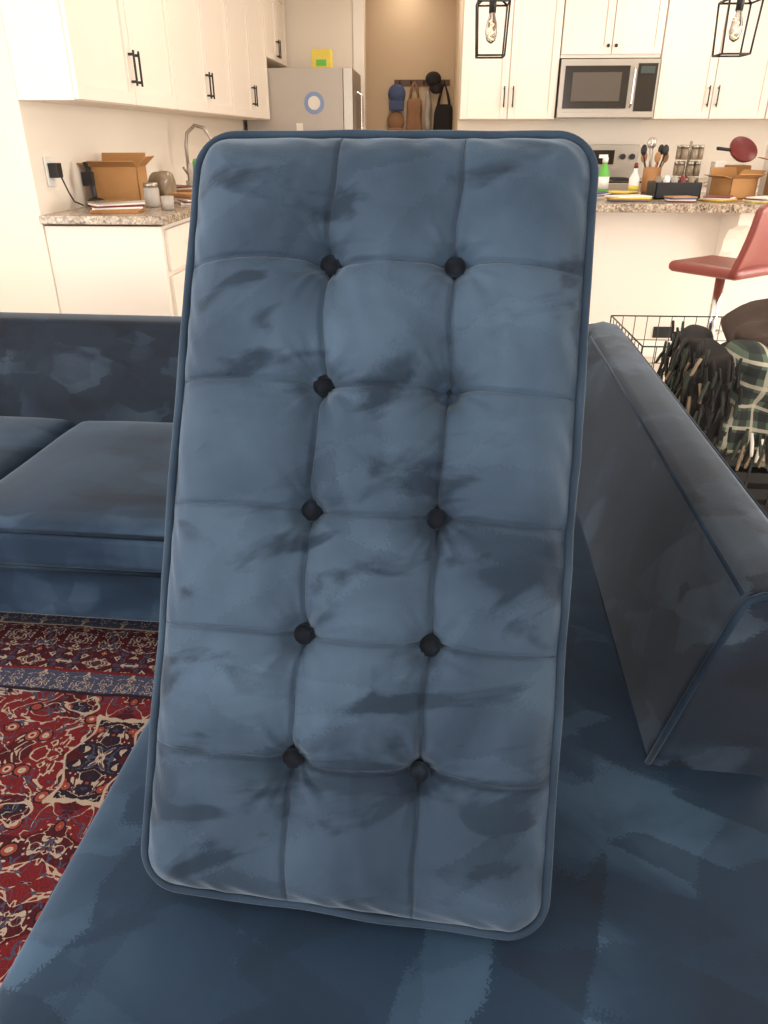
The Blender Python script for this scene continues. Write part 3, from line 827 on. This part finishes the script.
# ------------------------------------------------------------------ hats & bags on hooks
YH = 9.249; DZ = -.06
b = MB(); b.box(-.42, .18, YH-.015, YH, 1.80+DZ, 1.86+DZ, M_wood)
for x in (-.36, -.24, -.1, .02, .12): b.tube([(x, YH-.015, 1.83+DZ), (x, YH-.06, 1.82+DZ), (x, YH-.07, 1.85+DZ)], .006, M_black, 6)
b.obj('hook_rail')
def cap(x, z, mat):
    b = MB(); b.ball((0, 0, 0), (.095, .05, .10), mat); b.rbox(-.08, .08, -.055, -.015, -.16, -.06, mat, r=.018, n=6)
    b.obj('cap_hat', loc=(x, YH-.08, z))
cap(-.39, 1.72+DZ, M_blue); cap(-.40, 1.46+DZ, M_tan)
def bag(name, x, z0, z1, w, mat, strap=True, yo=0):
    b = MB()
    def sh(q):
        t = (q.z-z0)/(z1-z0); k = 1-.28*t
        return Vector((x+(q.x-x)*k+noise.noise(q*8)*.015, q.y, q.z))
    b.rbox(x-w/2, x+w/2, YH-.12-yo, YH-.03-yo, z0, z1, mat, r=.04, n=10, nz=.01, fn=sh)
    if strap: b.tube([(x-w*.25, YH-.08-yo, z1-.02), (x-w*.15, YH-.08-yo, z1+.10), (x, YH-.085-yo, 1.83+DZ), (x+w*.15, YH-.08-yo, z1+.10), (x+w*.25, YH-.08-yo, z1-.02)], .014, mat, 8)
    b.obj(name, weld=True)
bag('canvas_backpack', -.20, 1.20, 1.68+DZ, .20, M_tan)
bag('draped_scarf', -.055, 1.30, 1.76+DZ, .08, M_crock, False)
bag('black_tote_bag', .12, 1.16, 1.62+DZ, .26, M_darkf)
b = MB(); b.ball((-.0, YH-.12, 1.86+DZ), (.085, .05, .07), M_darkf); b.ball((.03, YH-.12, 1.78+DZ), (.07, .03, .06), M_darkf); b.obj('black_hat')

# ------------------------------------------------------------------ bar stool
b = MB()
b.rbox(-.20, .20, -.19, .19, .625, .68, M_leather, r=.026, n=12)
vs = []; fs = []; NA, NZ2 = 16, 8
for side in (0, 1):
    for i in range(NA+1):
        yy = -.19+.38*i/NA
        for j in range(NZ2+1):
            t = j/NZ2; x = .15+.08*math.sin(t*1.4)+.02*math.cos(yy*8)*(-1)+(.03 if side else 0); z = .64+.34*t-(.03*(abs(yy)/.19)**3 if j == NZ2 else 0)
            vs.append((x, yy, z))
w = NZ2+1; o2 = (NA+1)*w
for i in range(NA):
    for j in range(NZ2):
        q = (i*w+j, i*w+j+1, (i+1)*w+j+1, (i+1)*w+j); fs.append(q); fs.append(tuple(o2+k for k in q[::-1]))
for j in range(NZ2):
    fs.append((j, o2+j, o2+j+1, j+1)); a = NA*w; fs.append((a+j+1, o2+a+j+1, o2+a+j, a+j))
for i in range(NA):
    fs.append((i*w+NZ2, o2+i*w+NZ2, o2+(i+1)*w+NZ2, (i+1)*w+NZ2)); fs.append(((i+1)*w, o2+(i+1)*w, o2+i*w, i*w))
b.add(vs, fs, M_leather, True)
b.cyl((0, 0, .02), (0, 0, .63), .025, M_chrome); b.lathe((0, 0, 0), [(.20, 0), (.20, .008), (.06, .03), (.03, .06)], M_chrome, 32)
b.tube([(-.02, -.14, .30), (-.14, -.12, .30), (-.17, 0, .30), (-.14, .12, .30), (-.02, .14, .30), (0, 0, .30)], .009, M_chrome, 8, closed=True)
b.obj('bar_stool', loc=(1.51, 4.05, -.0), rot=(0, 0, rad(-52)))

# ------------------------------------------------------------------ wire pen
b = MB(); x0, x1, y0, y1, z1 = .90, 1.84, 3.12, 3.72, .475; r = .0022
def grid(p, du, dv, nu, nv):
    p, du, dv = Vector(p), Vector(du), Vector(dv)
    for i in range(nu+1):
        rr = .0035 if i in (0, nu) else r
        b.cyl(p+du*i/nu, p+du*i/nu+dv, rr, M_black, seg=5)
    for i in range(nv+1):
        rr = .0035 if i in (0, nv) else r
        b.cyl(p+dv*i/nv, p+dv*i/nv+du, rr, M_black, seg=5)
H = z1-.005
grid((x0, y0, .005), (x1-x0, 0, 0), (0, 0, H-.005), 16, 4); grid((x0, y1, .005), (x1-x0, 0, 0), (0, 0, H-.005), 16, 4)
grid((x0, y0, .005), (0, y1-y0, 0), (0, 0, H-.005), 10, 4); grid((x1, y0, .005), (0, y1-y0, 0), (0, 0, H-.005), 10, 4)
b.obj('wire_dog_pen')
# ------------------------------------------------------------------ basket with throws
bk = empty('blanket_basket', (1.29, 2.66, 0), (0, 0, rad(-4)))
b = MB()
x0, x1, y0, y1 = -.25, .27, -.19, .19
b.box(x0, x1, y0, y1, 0, .012, M_basket)
for k in range(4):
    for q in ((x0, x1, y0, y0+.008), (x0, x1, y1-.008, y1), (x0, x0+.008, y0, y1), (x1-.008, x1, y0, y1)): b.box(*q, .02+k*.062, .062+k*.062, M_basket)
for (x, y) in ((x0, y0), (x1, y0), (x0, y1), (x1, y1)): b.box(x-.006, x+.006, y-.006, y+.006, 0, .275, M_basket)
for k in range(6):
    xx = x0+(x1-x0)*(k+.5)/6; b.box(xx-.006, xx+.006, y0-.002, y0+.01, .01, .27, M_basket)
b.box(x0-.008, x1+.008, y0-.008, y1+.008, .25, .268, M_basket)
b.obj('crate_bin', bk, bevel=.003)
fold = lambda w: Vector((w.x+.015*math.sin(w.z*18+3*w.x), w.y-.035*abs(math.sin(w.x*16+w.z*7))-.02*noise.noise(w*14), w.z+.02*math.sin(w.x*14+w.y*9)))
b = MB(); b.rbox(-.26, .32, -.26, .20, .24, .63, M_plaid, r=.10, n=54, nz=.035, nfreq=6, fn=fold); b.obj('plaid_throw', bk, weld=True)
b = MB(); b.rbox(-.35, -.22, -.22, .22, .16, .60, M_darkf, r=.06, n=20, nz=.04, nfreq=8); b.obj('dark_throw', bk, weld=True)
b = MB(); b.rbox(-.20, .36, -.14, .22, .58, .70, M_brown, r=.06, n=30, nz=.05, nfreq=8, fn=fold); b.rbox(-.06, .36, -.1, .2, .66, .76, M_darkf, r=.04, n=20, nz=.03, nfreq=8, fn=fold); b.obj('folded_coat', bk, weld=True)
b = MB()
def tassel(x, y, z, l, mat):
    dx, dy = random.uniform(-.022, .010), random.uniform(-.018, .006)
    b.tube([(x, y, z), (x+dx*.6, y+dy*.6, z-l*.4), (x+dx, y+dy, z-l*.8), (x+dx*1.3, y+dy, z-l)], [.005, .0062, .006, .0045], mat, 6)
for row in range(6):
    for i in range(26):
        x = -.355+random.uniform(-.03, .01)-.012*math.sin(row); y = -.24+.46*i/26+random.uniform(-.012, .012); z = .61-row*.075+random.uniform(-.03, .03)
        tassel(x, y, z, random.uniform(.05, .09), (M_darkf, M_sage2, M_darkf, M_basket, M_sage2)[(i*3+row) % 5] if i % 9 else M_jar)
    for i in range(9):
        x = -.36+.13*i/9+random.uniform(-.008, .008); y = -.255+random.uniform(-.025, .01); z = .59-row*.075+random.uniform(-.03, .03)
        tassel(x, y, z, random.uniform(.05, .09), (M_darkf, M_darkf, M_sage2, M_basket)[(i+row) % 4])
for i in range(70):
    x = -.22+.52*i/70; tassel(x, -.305+random.uniform(-.02, .01), .35+random.uniform(-.04, .04), random.uniform(.06, .10), (M_sage2, M_darkf, M_jar, M_sage2, M_paper)[i % 5])
b.obj('fringe', bk)

# ------------------------------------------------------------------ lights
def area(name, loc, rot, sx, sy, e, col):
    l = D.lights.new(name, 'AREA'); l.shape = 'RECTANGLE'; l.size = sx; l.size_y = sy; l.energy = e; l.color = col
    o = D.objects.new(name, l); scene.collection.objects.link(o); o.location = loc; o.rotation_euler = rot
    return o
area('window_light_rear', (.3, YB-.15, 1.3), (rad(90), 0, 0), 4.2, 2.0, 110, (1, .98, .97))
area('window_light_left', (XL-.15, .1, 1.45), (0, rad(-90), 0), 1.7, 3.0, 160, (1, .98, .95))
area('window_light_right', (XR+.15, 3.0, 1.25), (0, rad(90), 0), 2.1, 2.8, 165, (1, .95, .88))
for i, (x, y) in enumerate(((-.4, 4.4), (.3, 6.0), (1.9, 6.0), (-.3, 7.6), (-.3, 8.95))):  # unseen ceiling lamps, added to brighten the kitchen and hall
    b = MB(); b.cyl((x, y, HC-.012), (x, y, HC), .09, M_trim, seg=30); b.obj('added_ceiling_disc')
    l = D.lights.new('fill_light', 'AREA'); l.shape = 'DISK'; l.size = .16; l.energy = 11 if i < 4 else 3.0; l.color = (1, .88, .74)
    o = D.objects.new('added_fill_lamp', l); scene.collection.objects.link(o); o.location = (x, y, HC-.02)
w = D.worlds.new('world'); scene.world = w; w.use_nodes = True
w.node_tree.nodes['Background'].inputs[0].default_value = (.97, .97, 1, 1); w.node_tree.nodes['Background'].inputs[1].default_value = 1.0

# ------------------------------------------------------------------ camera
cam = D.cameras.new('camera'); co = D.objects.new('camera', cam); scene.collection.objects.link(co)
co.location = (0, 0, 1.25); co.rotation_euler = (rad(63.1), 0, rad(3.3))
cam.sensor_fit = 'VERTICAL'; cam.sensor_height = 36; cam.lens = 26.0; cam.clip_start = .01
scene.camera = co
scene.view_settings.view_transform = 'Standard'
scene.view_settings.look = 'None'
scene.view_settings.exposure = 0
